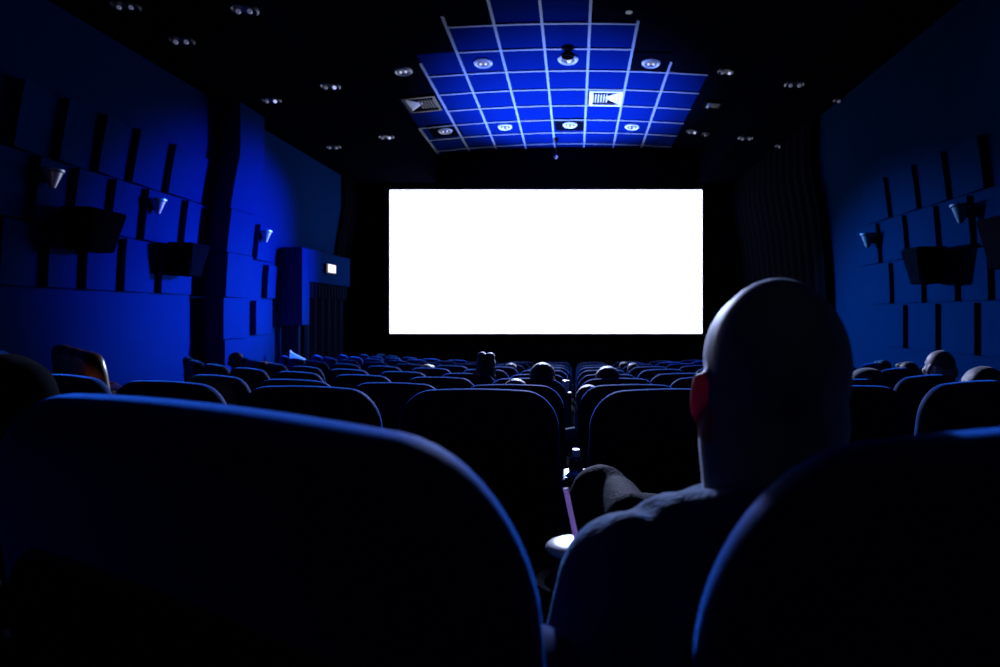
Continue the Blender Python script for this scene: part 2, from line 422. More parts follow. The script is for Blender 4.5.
# exit sign
c = P(330, 269, 580*5.06/245)
t = tag(empty('exit_sign', (X1+0.004, c.y, c.z)), 'small lit white exit sign on the blue doorway canopy', 'sign')
bm = B(); box(bm, (0, -0.24, -0.10), (0.05, 0.22, 0.10), 0.008); obj('sign_housing', bm, M['steel'], t)
bm = B(); box(bm, (0.048, -0.17, -0.075), (0.058, 0.19, 0.085)); sf = obj('sign_face', bm, M['exit'], t, smooth=False)
bm = B(); box(bm, (0.056, -0.06, -0.055), (0.061, 0.10, 0.04)); obj('sign_symbol', bm, M['exity'], sf, smooth=False)

# ================================================================== CEILING FITTINGS
def ring(bm, ro, ri, h, n=28):
    lathe(bm, [(ri, 0), (ri, -h*.6), ((ro+ri)/2, -h), (ro, -h*.5), (ro, 0)], n)
def downlight(u, v, label, style, group):
    x, y = on_ceil(u, v)
    t = tag(empty('downlight', (x, y, top_z(x, y) - 0.001)), label, 'ceiling light', group)
    t.rotation_euler = (-0.043, 0.032*(x-0.1), 0) if SOFL < x < SOFR else (0, 0, 0)
    if style == 'square' or style == 'ring':
        if style == 'square':
            bm = B(); box(bm, (-0.325, -0.345, -0.018), (0.325, 0.345, 0.0)); obj('black_plate', bm, M['ctile'], t, smooth=False)
        bm = B(); ring(bm, 0.155, 0.105, 0.05); tr_ = obj('trim_ring', bm, M['trimwhite'], t)
        bm = B(); lathe(bm, [(0.105, -0.02), (0.03, -0.024), (0, -0.024)], 24); obj('reflector', bm, M['plastic'], t)
        rb = 0.022; off = 0.042
    else:
        bm = B(); ring(bm, 0.14, 0.10, 0.03); tr_ = obj('trim_ring', bm, M['steel'], t)
        bm = B(); lathe(bm, [(0.10, -0.012), (0.03, -0.016), (0, -0.016)], 24); obj('reflector', bm, M['plastic'], t)
        rb = 0.026 if style != 'faint' else 0.022; off = 0.06
    for s in (-1, 1):
        bm = B(); ball(bm, (s*off, 0, -0.035), (rb, rb, rb*.9), seg=12)
        obj('bulb', bm, M['bulb'] if style in ('square', 'ring') or (style == 'twin' and s > 0) else M['bulbdim'], t)
    return t
G1, G2 = 'recessed lights in the blue ceiling field', 'recessed lights in the black ceiling'
for u, v, s, l in ((483, 62, 'ring', 'round ceiling light in blue tile, left of the hooded ceiling lamp'),
                   (651, 62, 'square', 'round ceiling light on a black tile at the right edge of the blue field'),
                   (403, 70, 'square', 'round ceiling light on black tile, outside the blue field above the leftmost air vent'),
                   (445, 130, 'square', 'round ceiling light on black tile at the lower left corner of the blue field'),
                   (505, 126, 'ring', 'round ceiling light in blue tile near screen, left of the black-tiled one'),
                   (570, 124, 'square', 'round ceiling light on a black tile near the screen, middle of its row'),
                   (632, 126, 'ring', 'round ceiling light in blue tile near the screen, below right of the air vent')):
    downlight(u, v, l, s, G1)
for u, v, s, l in ((726, 71, 'twin', 'twin-bulb light in black ceiling, nearest right of the blue field'),
                   (795, 83, 'dark', 'small light in the black ceiling, second right of the blue field'),
                   (843, 99, 'faint', 'faint light in the black ceiling near the right wall'),
                   (692, 131, 'twin', 'small light at the lower right corner of the blue ceiling field'),
                   (746, 137, 'dark', 'small light in black ceiling above the right top corner of the screen'),
                   (708, 134, 'faint', 'faint light in black ceiling between two brighter ones above the screen corner'),
                   (783, 145, 'dark', 'small light in the black ceiling low towards the right wall'),
                   (271, 99, 'twin', 'small light in the black ceiling beside the top of the pilaster'),
                   (330, 85, 'twin', 'small light in black ceiling between pilaster and blue field'),
                   (333, 146, 'dark', 'small light in the black ceiling above the doorway canopy'),
                   (386, 136, 'twin', 'small light in the black ceiling above the left top corner of the screen'),
                   (181, 39, 'dark', 'small light in the black ceiling near the left wall, before the pilaster'),
                   (244, 8, 'dark', 'small light at the top of the photo above the pilaster'),
                   (125, 4, 'faint', 'faint light in the black ceiling, leftmost of all')):
    downlight(u, v, l, s, G2)
# hooded lamp hanging from the middle of the field
x, y = on_ceil(568, 58)
t = tag(empty('hooded_ceiling_lamp', (x, y, top_z(x, y)-0.001)), 'ceiling lamp with a black hood and bright ring in the middle of the blue field', 'ceiling light')
bm = B(); ring(bm, 0.17, 0.115, 0.06); obj('trim_ring', bm, M['trimwhite'], t)
bm = B(); lathe(bm, [(0.115, -0.02), (0, -0.024)], 24); obj('reflector', bm, M['plastic'], t)
bm = B(); ball(bm, (0.02, 0, -0.045), (0.04, 0.035, 0.03), seg=12); obj('bulb', bm, M['bulb'], t)
bm = B(); tube(bm, (0.0, -0.27, 0), (0.0, -0.27, -0.05), 0.03); lathe(bm, [(0, -0.03), (0.07, -0.03), (0.10, -0.06), (0.10, -0.11), (0.085, -0.11), (0.08, -0.06), (0, -0.05)], 24, Matrix.Translation((0, -0.27, 0)))
obj('hood', bm, M['black'], t)

# four-way air diffusers: frame, louvres and a triangular deflector
def diffuser(u, v, label, side, frame, size=(0.31, 0.33)):
    x, y = on_ceil(u, v); sx, sy = size
    t = tag(empty('air_diffuser', (x, y, top_z(x, y)-0.001)), label, 'air vent', 'square air vents in the ceiling')
    t.rotation_euler = (-0.043, 0.032*(x-0.1), 0)
    bm = B(); box(bm, (-sx-.02, -sy-.02, -0.012), (sx+.02, sy+.02, 0)); obj('back_plate', bm, M['black'], t, smooth=False)
    bm = B(); w = 0.045
    for lo_, hi_ in (((-sx, -sy, -0.04), (sx, -sy+w, -0.01)), ((-sx, sy-w, -0.04), (sx, sy, -0.01)), ((-sx, -sy+w, -0.04), (-sx+w*1.4, sy-w, -0.01)), ((sx-w, -sy+w, -0.04), (sx, sy-w, -0.01))):
        box(bm, lo_, hi_)
    fr = obj('frame', bm, frame, t, smooth=False)
    bm = B()
    for k in range(6):
        xx = (-side)*(sx*0.78 - k*sx*0.17)
        box(bm, (xx-0.010, -sy*0.55, -0.035), (xx+0.010, sy*0.55, -0.012))
    obj('louvre', bm, M['silver'] if frame is M['trimwhite'] else M['plastic'], fr, smooth=False)
    bm = B()
    base = side*(sx-0.05); tip = -side*0.02
    lowv = [(base, -sy*0.82, -0.03), (base, sy*0.82, -0.03), (tip, 0, -0.012), ]
    up = [(base, -sy*0.82, -0.012), (base, sy*0.82, -0.012), (tip, 0, -0.010)]
    A = [bm.verts.new(p) for p in lowv]; C = [bm.verts.new(p) for p in up]; ctr = bm.verts.new((base*0.75, 0, -0.09))
    for i in range(3):
        j = (i+1) % 3; bm.faces.new((A[i], A[j], C[j], C[i])); bm.faces.new((A[i], A[j], ctr))
    bm.faces.new(C)
    obj('deflector', bm, M['trimwhite'], fr, smooth=False)
diffuser(605.5, 97, 'white framed air vent with a bright triangular deflector right of the ceiling middle', 1, M['trimwhite'])
diffuser(422, 103, 'air vent with a white triangle at the left edge of the blue ceiling field', -1, M['steel'])
diffuser(713, 104, 'dark air vent with a small blue lit triangle in the black ceiling', -1, M['black'], (0.17, 0.17))
# small black fittings
def spot(u, v, Y, label, hang):
    c = P(u, v, Y); zc = ceil_z(c.x, c.y)
    t = tag(empty('spotlight', (c.x, c.y, zc-0.001)), label, 'spotlight')
    dz = c.z - zc
    bm = B(); tube(bm, (0, 0, 0), (0, 0, dz+0.05), 0.015); lathe(bm, [(0, 0), (0.05, 0), (0.05, -0.02), (0, -0.02)], 16); obj('stem', bm, M['plastic'], t)
    bm = B(); cap(bm, (0, -0.06, dz), (0, 0.12, dz+0.03), 0.06, 0.05); obj('lamp_housing', bm, M['plastic'], t)
    bm = B(); ball(bm, (0.02, -0.11, dz-0.01), (0.022, 0.014, 0.017), seg=12); obj('lens', bm, M['violet'], t)
spot(556, 157, 13.4, 'small black spotlight with violet glint hanging above the middle of the screen', True)
spot(629, 4, 8.2, 'black ceiling spotlight with a violet glint at the top edge of the photo', True)

# ================================================================== WALL FITTINGS
def sconce(side, u, v, label, k=1.0):
    Y, Z = on_wall(side, u, v)
    xw = wall_x(side, Z) - side*0.0
    t = tag(empty('wall_sconce', (xw, Y, Z)), label, 'wall light', 'cone wall lights')
    s = -side
    m = Matrix.Translation((s*0.17*k, 0, 0))
    bm = B(); lathe(bm, [(0.02*k, -0.13*k), (0.03*k, -0.125*k), (0.105*k, 0.07*k), (0.10*k, 0.07*k), (0.03*k, -0.10*k), (0.0, -0.10*k)], 28, m)
    obj('cone_shade', bm, M['silver'] if side < 0 else M['dimsilver'], t)
    bm = B(); lathe(bm, [(0.105*k, 0.078*k), (0.125*k, 0.08*k), (0.125*k, 0.11*k), (0.105*k, 0.112*k), (0.10*k, 0.095*k), (0.105*k, 0.078*k)], 28, m)
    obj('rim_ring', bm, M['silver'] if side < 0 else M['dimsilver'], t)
    bm = B(); box(bm, (-0.14*1, -0.03, -0.05) if s < 0 else (-0.02, -0.03, -0.05), (0.02, 0.03, 0.05) if s < 0 else (0.14, 0.03, 0.05), 0.006); obj('wall_bracket', bm, M['plastic'], t)
sconce(-1, 39, 178, 'silver cone wall light, farthest from the pilaster, on the left wall', 0.8)
sconce(-1, 147, 206, 'silver cone wall light on the left wall just before the black-sided pilaster', 0.8)
sconce(-1, 257, 236, 'silver cone wall light between the pilaster and the doorway canopy', 0.85)
sconce(1, 974, 213, 'dim cone wall light on the right wall above the black loudspeaker', 0.8)
sconce(1, 878, 240, 'dim cone wall light on the right wall, the one nearer the screen', 0.8)
def speaker(side, u, v, w, h, label, tilt=12):
    Y, Z = on_wall(side, u, v)
    s = -side; d = 0.30
    t = tag(empty('loudspeaker', (wall_x(side, Z) + s*0.12, Y, Z)), label, 'loudspeaker', 'surround loudspeakers')
    bm = B(); wb = w*0.70
    pts = [(0, -wb/2, -h/2), (s*d*.75, -wb/2+.03, -h/2), (s*d*.75, wb/2-.03, -h/2), (0, wb/2, -h/2), (0, -w/2, h/2), (s*d, -w/2+.03, h/2), (s*d, w/2-.03, h/2), (0, w/2, h/2)]
    hexa(bm, pts, 0.012); cb = obj('cabinet', bm, M['black'], t, smooth=False)
    bm = B(); e = 0.012
    hexa(bm, [(s*d*.75, -wb/2+.05, -h/2+.03), (s*(d*.75+e), -wb/2+.05, -h/2+.03), (s*(d*.75+e), wb/2-.05, -h/2+.03), (s*d*.75, wb/2-.05, -h/2+.03),
              (s*d, -w/2+.05, h/2-.03), (s*(d+e), -w/2+.05, h/2-.03), (s*(d+e), w/2-.05, h/2-.03), (s*d, w/2-.05, h/2-.03)])
    obj('grille', bm, M['black'], cb, smooth=False)
    bm = B(); box(bm, (min(0, -s*0.125), -0.05, -0.08), (max(0, -s*0.125), 0.05, 0.08), 0.01); obj('wall_bracket', bm, M['plastic'], t)
speaker(-1, 71, 231, 0.56, 0.45, 'black loudspeaker on the left wall, the larger one away from the pilaster')
speaker(-1, 170, 260, 0.46, 0.44, 'black loudspeaker on the left wall right beside the pilaster')
speaker(1, 947, 266, 0.40, 0.40, 'black loudspeaker in the middle of the right wall')
speaker(1, 1036, 243, 0.40, 0.46, 'black loudspeaker cut off by the right edge of the photo')

# step lights
c = P(297, 359, 10.55)
t = tag(empty('step_light', (c.x, c.y, c.z)), 'small glowing blue light at the foot of the doorway', 'step light')
bm = B(); hexa(bm, [(-0.14, -.04, -.41), (0.26, -.04, -.41), (0.26, .04, -.41), (-0.14, .04, -.41), (-0.14, -.04, 0.0), (0.26, -.04, -.03), (0.26, .04, -.03), (-0.14, .04, 0.0)]); obj('lamp_base', bm, M['plastic'], t, smooth=False)
bm = B(); hexa(bm, [(-0.12, -.03, 0), (0.16, -.03, -.012), (0.16, .03, -.012), (-0.12, .03, 0), (-0.12, -.02, 0.16), (-0.09, -.02, 0.12), (-0.09, .02, 0.12), (-0.12, .02, 0.16)]); obj('lens', bm, M['bluelamp'], t, smooth=False)

# ================================================================== SEATS
def outline(w, z0, z1, rt, rb, crown, n=12, flare=0.0):
    hw = w/2; o = []
    def arc(cx, cz, rx, rz, a0, a1, k=n):
        for i in range(k+1):
            a = a0 + (a1-a0)*i/k; o.append((cx + rx*math.cos(a), cz + rz*math.sin(a)))
    arc(hw-rb+flare, z0+rb, rb, rb, -PI/2, 0)
    arc(hw-rt, z1-rt*1.1, rt, rt*1.1, 0, PI/2)
    for i in range(1, 8): o.append(((hw-rt)*(1 - 2*i/8), z1))
    arc(-hw+rt, z1-rt*1.1, rt, rt*1.1, PI/2, PI)
    arc(-hw+rb-flare, z0+rb, rb, rb, PI, 3*PI/2)
    return [(x, z - crown*(x/hw)**2) if z > z0+rb*1.5 else (x, z) for x, z in o]
def slab(bm, o, y0, y1, r, k=6, mtx=None):        # rounded slab with outline o in (x,z)
    o = [p for i, p in enumerate(o) if (Vector(p) - Vector(o[i-1])).length > 1e-5]; n = len(o)
    if sum(o[i-1][0]*o[i][1] - o[i][0]*o[i-1][1] for i in range(n)) < 0: o = o[::-1]
    nr = []
    for i in range(n):
        d = (Vector(o[(i+1) % n]) - Vector(o[i-1])).normalized(); nr.append(Vector((d.y, -d.x)))
    rings = []
    prof = [(r*(1-math.sin(a)), y0 + r*(1-math.cos(a))) for a in [i*PI/2/k for i in range(k+1)]]
    prof += [(r*(1-math.sin(a)), y1 - r*(1-math.cos(a))) for a in [i*PI/2/k for i in range(k, -1, -1)]]
    for ins, y in prof:
        rings.append([bm.verts.new((p[0]-q.x*ins, y, p[1]-q.y*ins)) for p, q in zip(o, nr)])
    for A, C in zip(rings, rings[1:]):
        for i in range(n): bm.faces.new((A[i], A[(i+1) % n], C[(i+1) % n], C[i]))
    bm.faces.new(rings[0][::-1]); bm.faces.new(rings[-1])
    if mtx is not None:
        for q in bm.verts: q.co = mtx @ q.co
TILT = Matrix.Translation((0, 0, SH)) @ Matrix.Rotation(R(7), 4, 'X') @ Matrix.Translation((0, 0, -SH))   # bottom forwards
TILT = Matrix.Translation((0, 0, SH)) @ Matrix.Rotation(R(7), 4, 'X') @ Matrix.Translation((0, 0, -SH))
def make_seat(up, m=None, arms=(True, False), w=0.58, rt=0.12, name='cinema_chair'):
    m = m or M['seat']
    t = empty(name)
    bm = B(); slab(bm, outline(w, 0.36, SH, rt, 0.06, 0.015, flare=0.015), 0.0, 0.10, 0.048, 7, TILT); bk = obj('backrest', bm, m, t)
    bm = B(); slab(bm, outline(w-0.09, 0.30, SH-0.17, 0.10, 0.05, 0.012), -0.010, 0.03, 0.012, 3, TILT); obj('back_shell', bm, M['shell'], bk)
    bm = B()
    if up: box(bm, (-w/2+.03, 0.20, 0.40), (w/2-.03, 0.33, 0.86), 0.045, 4, Matrix.Translation((0, .2, .4)) @ Matrix.Rotation(R(8), 4, 'X') @ Matrix.Translation((0, -.2, -.4)))
    else: box(bm, (-w/2+.03, 0.16, 0.33), (w/2-.03, 0.62, 0.45), 0.045, 4)
    obj('seat_cushion', bm, m, t)
    for s, on in ((-1, arms[0]), (1, arms[1])):
        if not on: continue
        bm = B(); box(bm, (s*(w/2+.035)-.028, 0.12, 0.60), (s*(w/2+.035)+.028, 0.56, 0.655), 0.018, 3)
        box(bm, (s*(w/2+.035)-.018, 0.20, 0.02), (s*(w/2+.035)+.018, 0.36, 0.61), 0.01, 2)
        obj('armrest', bm, M['black'], t)
    bm = B(); box(bm, (-0.20, 0.16, 0.0), (0.20, 0.42, 0.03), 0.01); box(bm, (-0.06, 0.20, 0.02), (0.06, 0.36, 0.36), 0.02); obj('pedestal', bm, M['steel'], t)
    return t
proto_up = make_seat(True); proto_dn = make_seat(False)
proto_brown = make_seat(True, M['brown'])
used = {}
def put(proto, loc, rz, label, group, sc=1.0):
    if proto.name not in used: o = proto; used[proto.name] = 1
    else: o = copy_tree(proto)
    o.location = loc; o.rotation_euler = (0, 0, rz); o.scale = (sc, 1, 1)
    return tag(o, label, 'seat', group)
PITCH = 0.66
SEATS = {}
HIDDEN = set()
def seat_u(p): return CU + F*p.x/p.y

# ---- who sits where: (row, u of head, v of head top, kind, label)
PEOPLE = [
 (5, 487, 351, 'bun', 'person with two-lobed pinned-up hair and rim-lit shoulders, tallest head before the screen'),
 (7, 512, 362.5, 'short', 'small distant head just right of the person with pinned-up hair'),
 (3, 517, 377.5, 'fair', 'person low in seat, only the fair crown showing, left of the round dark head'),
 (4, 543, 362, 'round', 'person with big round dark rim-lit hair just left of the middle gap'),
 (6, 430, 363.5, 'fair', 'person low in seat, only a bright crown showing, far left of the screen middle'),
 (4, 607, 365.5, 'round', 'person with round dark rim-lit head just right of the middle gap'),
 (3, 588, 382, 'long', 'person with long dark hair leaning into the middle gap'),
 (8, 623, 361.5, 'short', 'distant person with thin rim-lit head, left of a pair right of the gap'),
 (7, 632, 362.5, 'dark', 'distant dark head, nearer of the pair right of the gap'),
 (3, 866, 364, 'capped', 'person in a flat cap beside the bald man, face turned right'),
 (3, 938, 350, 'bald', 'tall balding grey-haired person lit from the left near the right wall'),
 (4, 903, 361, 'dark', 'dark-haired person between the capped person and the balding person'),
 (5, 921, 359.5, 'dark', 'dark distant head just left of the balding person'),
 (2, 978, 363, 'long', 'dark-haired person at the right edge, right of the balding person'),
 (5, 232, 352, 'bald', 'person whose bright cheek shows beneath the blue wall beyond the pilaster'),
 (5, 266, 361, 'short', 'person with a small lit cheek between pilaster and doorway'),
]
taken = {}
for r in rows:
    k = 0
    for side in (-1, 1):
        for i in range(1, 9):
            x = side*(i-0.5)*PITCH
            p, ph = row_point(r, x + (0.035 if r == 2 and side > 0 else 0))
            if abs(ph) > R(68): continue
            if p.x < -4.75 or p.x > 3.75 or p.y > 12.6: continue
            u = seat_u(p)
            if u < -60 or u > 1060: continue
            SEATS[(r, side, i)] = (p, ph, u)
for n, (r, u, v, kd, lb) in enumerate(PEOPLE):
    c = [(abs(s[2]-u), k) for k, s in SEATS.items() if k[0] == r and k not in taken]
    taken[min(c)[1]] = n

BROWN = set()
HIDDEN |= {(3, -1, 5), (3, -1, 6), (3, -1, 7), (3, -1, 8)}
for k, (p, ph, u) in SEATS.items():
    if k in HIDDEN and k not in taken: continue
    r, side, i = k
    occ = k in taken
    lb = f"{'occupied' if occ else 'empty'} dark cinema seat, {ORD[i]} {'left' if side < 0 else 'right'} of middle gap, {ORD[r-1]} row before bald man"
    if k in BROWN and not occ:
        lb = f"amber-lit brown seat, {ORD[i]} left of middle gap, {ORD[r-1]} row before bald man"
    put(proto_dn if occ else (proto_brown if k in BROWN else proto_up), p, ph, lb, f"seats in the {ORD[r-1]} row before the bald man")

bm = B(); hexa(bm, [(-2.45, 3.25, -0.5), (-2.45, 4.15, -0.5), (-4.35, 5.05, -0.5), (-4.35, 4.1, -0.5), (-2.45, 3.25, -0.13), (-2.45, 4.15, -0.13), (-4.35, 5.05, -0.13), (-4.35, 4.1, -0.13)])
tag(obj('trim_5', bm, M['carpet'], smooth=False), kind='structure')
for x, y, nm in ((-3.08, 3.58, 'nearest of three, glinting amber at its edge'), (-3.50, 3.97, 'middle of three by the left wall'), (-3.93, 4.37, 'farthest left of three by the left wall')):
    put(proto_brown, (x, y, -0.13), R(-42), 'amber-lit brown seat, ' + nm, 'amber-lit brown seats')
# ---- the three nearest seats
top = EZ - 0.09 - SH
def near_seat(cx, cy, deg, up, arms, w, label, nm='cinema_chair', dz=0.0, rt=0.13, m=None):
    t = make_seat(up, m, arms, w, rt, nm); t.location = (cx, cy, top+dz); t.rotation_euler = (0, 0, R(deg))
    return tag(t, label, 'seat', "seats in the bald man's row")
near_seat(-0.41, 0.54, -27, True, (True, False), 0.78, 'big near seat back with a bright blue top edge, left of the straw cup', dz=-0.006)
near_seat(-1.205, 1.16, -42, True, (True, False), 0.60, 'shade-blackened seat back cut off by the left edge, beside the big near seat', m=M['black'])  # blue cloth coloured black here, shade in place of its rim light
near_seat(0.435, 0.475, 16, False, (False, True), 0.66, "bald man's own dark seat back, nearest at the right", dz=-0.018, rt=0.15)
# shared armrest between the two near seats
t = tag(empty('armrest_console', (-0.012, 0, 0)), 'black shared armrest holding the cup beside the bald man', 'armrest')
bm = B(); box(bm, (-0.035, 0.62, 0.58), (0.035, 1.06, 0.64), 0.018, 3); box(bm, (-0.02, 0.80, 0.0), (0.02, 0.98, 0.59), 0.01); obj('arm_pad', bm, M['black'], t)
bm = B(); lathe(bm, [(0.046, 0.56), (0.046, 0.64), (0.062, 0.645), (0.066, 0.635), (0.055, 0.54), (0, 0.54), (0, 0.56), (0.046, 0.56)], 28, Matrix.Translation((0.0, 1.09, 0.06))); obj('cup_holder', bm, M['black'], t)

# ================================================================== PEOPLE
def hand(bm, w, d, side, k=1.0):                  # palm and five curled fingers; w wrist, d pointing direction
    w, d = Vector(w), Vector(d).normalized()
    up = Vector((0, 0, 1)); s = d.cross(up).normalized(); nrm = s.cross(d).normalized()
    for i in range(4):
        o = (i-1.5)*0.020*k
        cap(bm, w + s*o*0.7, w + d*0.085*k + s*o, 0.014*k, 0.012*k, 10, 3)
        L = (0.036, 0.042, 0.039, 0.030)[i]*k if side > 0 else (0.030, 0.039, 0.042, 0.036)[i]*k
        a = w + d*0.09*k + s*o; b = a + (d*0.9 - nrm*0.35).normalized()*L; c = b + (d*0.35 - nrm*0.9).normalized()*L*0.75
        cap(bm, a, b, 0.0095*k, 0.009*k, 10, 3); cap(bm, b, c, 0.009*k, 0.0078*k, 10, 3)
    q = s*(-side)*0.030*k
    cap(bm, w + d*0.025*k + q*0.7, w + d*0.062*k + q*1.6, 0.013*k, 0.010*k, 10, 3)
    cap(bm, w + d*0.062*k + q*1.6, w + d*0.095*k + q*1.45 - nrm*0.012*k, 0.010*k, 0.008*k, 10, 3)
def head_shape(bm, c, rz, k=1.0, neck=None, wide=1.0):     # skull, face, nose, lips, ears
    m = Matrix.Translation(Vector(c)) @ Matrix.Rotation(rz, 4, 'Z')
    def e(p, r, rot=None): ball(bm, m @ Vector([q*k for q in p]), [q*k for q in r], (rot[0], rot[1], rot[2] + rz) if rot else (0, 0, rz), 24)
    e((0, -0.012, 0.018), (0.079*wide, 0.098, 0.092)); e((0, 0.030, -0.030), (0.066*wide, 0.070, 0.085)); e((0, 0.042, -0.085), (0.050*wide, 0.045, 0.040))
    e((0, -0.035, -0.035), (0.072*wide, 0.068, 0.075))
    e((0, 0.108, -0.030), (0.014, 0.022, 0.014)); e((0, 0.098, -0.008), (0.009, 0.014, 0.028)); e((0, 0.088, -0.068), (0.024, 0.014, 0.007)); e((0, 0.086, -0.079), (0.021, 0.014, 0.007))
    e((0, 0.075, 0.022), (0.052, 0.022, 0.010)); e((0, 0.078, -0.105), (0.022, 0.020, 0.016))
    for s in (-1, 1):
        e((s*0.083*wide, -0.004, -0.028), (0.010, 0.020, 0.033), (0.15, 0, -s*0.45)); e((s*0.089*wide, -0.014, -0.012), (0.008, 0.014, 0.019), (0, 0, -s*0.5)); e((s*0.082*wide, 0.0, -0.056), (0.008, 0.010, 0.011))
        e((s*0.042, 0.068, -0.035), (0.026, 0.026, 0.024))
def eyes(t, c, rz, k=1.0):
    m = Matrix.Translation(Vector(c)) @ Matrix.Rotation(rz, 4, 'Z')
    for s in (-1, 1):
        bm = B(); ball(bm, m @ Vector((s*0.031*k, 0.084*k, 0.0)), 0.012*k, seg=12); obj('eye', bm, M['eye'], t)

def spectator_meshes():
    J = dict(pel=(0, .31, .545), ab=(0, .275, .70), ch=(0, .235, .88), nk=(0, .215, 1.03), hd=(0, .235, 1.195))
    bm = B()
    head_shape(bm, J['hd'], 0)
    cap(bm, (0, .215, 1.02), (0, .225, 1.12), .058, .055)
    cap(bm, J['pel'], J['ab'], .125, .115); cap(bm, J['ab'], J['ch'], .115, .118)
    for s in (-1, 1):
        cap(bm, (s*.07, .22, .96), (s*.165, .225, .955), .055, .058); cap(bm, (s*.09, .30, .54), (s*.12, .72, .53), .080, .058)
        cap(bm, (s*.12, .72, .52), (s*.12, .74, .10), .055, .036); cap(bm, (s*.12, .72, .055), (s*.125, .90, .045), .036, .030)
        cap(bm, (s*.185, .225, .945), (s*.225, .28, .70), .045, .037); cap(bm, (s*.225, .28, .69), (s*.12, .50, .62), .035, .026)
        hand(bm, (s*.115, .51, .622), (-s*.25, 1, -.05), s)
    body = fuse('body', bm, 0.0085, M['skin'], None, 4)
    sb = B()
    cap(sb, (0, .30, .56), (0, .27, .72), .138, .13); cap(sb, (0, .27, .72), (0, .235, .90), .13, .128)
    for s in (-1, 1):
        cap(sb, (s*.05, .22, .975), (s*.17, .225, .955), .066, .068); cap(sb, (s*.187, .225, .94), (s*.227, .28, .70), .056, .048); cap(sb, (s*.227, .28, .69), (s*.15, .45, .635), .046, .040)
    ball(sb, (0, .21, 1.0), (.085, .08, .05))
    sh = fuse('shirt', sb, 0.012, M['shirtA'], None, 4)
    tb = B(); cap(tb, (-.06, .30, .55), (.06, .30, .55), .13, .13)
    for s in (-1, 1):
        cap(tb, (s*.09, .32, .545), (s*.12, .72, .53), .092, .070); cap(tb, (s*.12, .72, .52), (s*.12, .74, .10), .067, .052)
    tr = fuse('trousers', tb, 0.012, M['trouser'], None, 3)
    def hair(kind):
        hb = B(); c = Vector(J['hd'])
        def e(p, r, rot=None): ball(hb, c + Vector(p), r, rot, 24)
        if kind in ('short', 'dark', 'fair'):
            e((0, -.022, .032), (.086, .098, .088)); e((0, -.045, -.02), (.080, .070, .075)); e((0, .05, .07), (.06, .05, .035))
        elif kind == 'round':
            e((0, -.02, .03), (.105, .115, .10)); e((0, -.06, -.04), (.115, .085, .12)); e((-.06, -.03, -.08), (.05, .06, .08)); e((.065, -.03, -.09), (.05, .06, .09))
        elif kind == 'bun':
            e((0, -.02, .03), (.095, .105, .095)); e((-.040, -.03, .105), (.042, .05, .042)); e((.045, -.03, .095), (.048, .055, .045)); e((0, -.055, -.04), (.092, .07, .09))
            e((-.06, -.04, -.09), (.035, .05, .06)); e((.065, -.045, -.10), (.04, .05, .07))
        elif kind == 'long':
            e((0, -.02, .03), (.095, .105, .095)); e((0, -.06, -.06), (.098, .07, .13)); e((-.06, -.02, -.11), (.04, .07, .12)); e((.06, -.02, -.11), (.04, .07, .12)); e((0, -.07, -.16), (.085, .055, .10))
        elif kind == 'bald':
            for s in (-1, 1): e((s*.062, -.03, -.03), (.026, .06, .045))
            e((0, -.085, -.045), (.060, .035, .045))
        elif kind == 'capped':
            e((0, -.045, -.03), (.082, .07, .065)); e((0, -.01, .0), (.084, .09, .05))
        return fuse('hair', hb, 0.0075, {'fair': M['hairL'], 'bald': M['hairG']}.get(kind, M['hairD']), None, 3)
    return J, body, sh, tr, hair
J, body0, shirt0, trous0, hair_fn = spectator_meshes()
hairs = {}
first = [True]
def sit_person(p, ph, u, v, kind, label, turn, shirt):
    ph = ph - turn
    Y = p.y + 0.235*math.cos(ph)
    ztop = EZ - (v - CV)/F*Y
    htop = {'round': 1.325, 'bun': 1.345, 'long': 1.33, 'bald': 1.305, 'capped': 1.335}.get(kind, 1.315)
    k = max(0.82, min(1.12, (ztop - p.z)/htop))
    t = tag(empty('person', p, ph), label, 'person', 'people watching in the rows ahead')
    t.scale = (k, k, k)
    if first[0]: b, s, r = body0, shirt0, trous0; first[0] = False
    else:
        b, s, r = body0.copy(), shirt0.copy(), trous0.copy()
        for q in (b, s, r): COL.objects.link(q)
    for q in (b, s, r): q.parent = t
    if shirt:
        s.material_slots[0].link = 'OBJECT'; s.material_slots[0].material = shirt
    if kind not in hairs: h = hair_fn(kind); hairs[kind] = h
    else: h = hairs[kind].copy(); COL.objects.link(h)
    h.parent = t
    if kind == 'capped':
        bm = B(); c = Vector(J['hd'])
        ball(bm, c + Vector((0, -.008, .055)), (.102, .112, .062), None, 28)
        ball(bm, c + Vector((0, .09, .030)), (.075, .065, .014), (R(-12), 0, 0), 24)
        obj('flat_cap', bm, M['shirtB'], t)
        h['label'] = 'short dark hair under the cap'
    # slide sideways along the row towards the head's place in the photo (people lean)
    want = (u - CU)/F*Y
    have = p.x - math.sin(ph)*0.235
    dx = max(-0.26, min(0.26, want - have))
    t.location.x += dx
    return t
for k, n in taken.items():
    r, u, v, kd, lb = PEOPLE[n]
    p, ph, su = SEATS[k]
    sit_person(p, ph, u, v, kd, lb, R({9: 28, 10: 14, 13: 25, 14: 12, 15: 12}.get(n, 0)), M['shirtB'] if n % 2 else None)

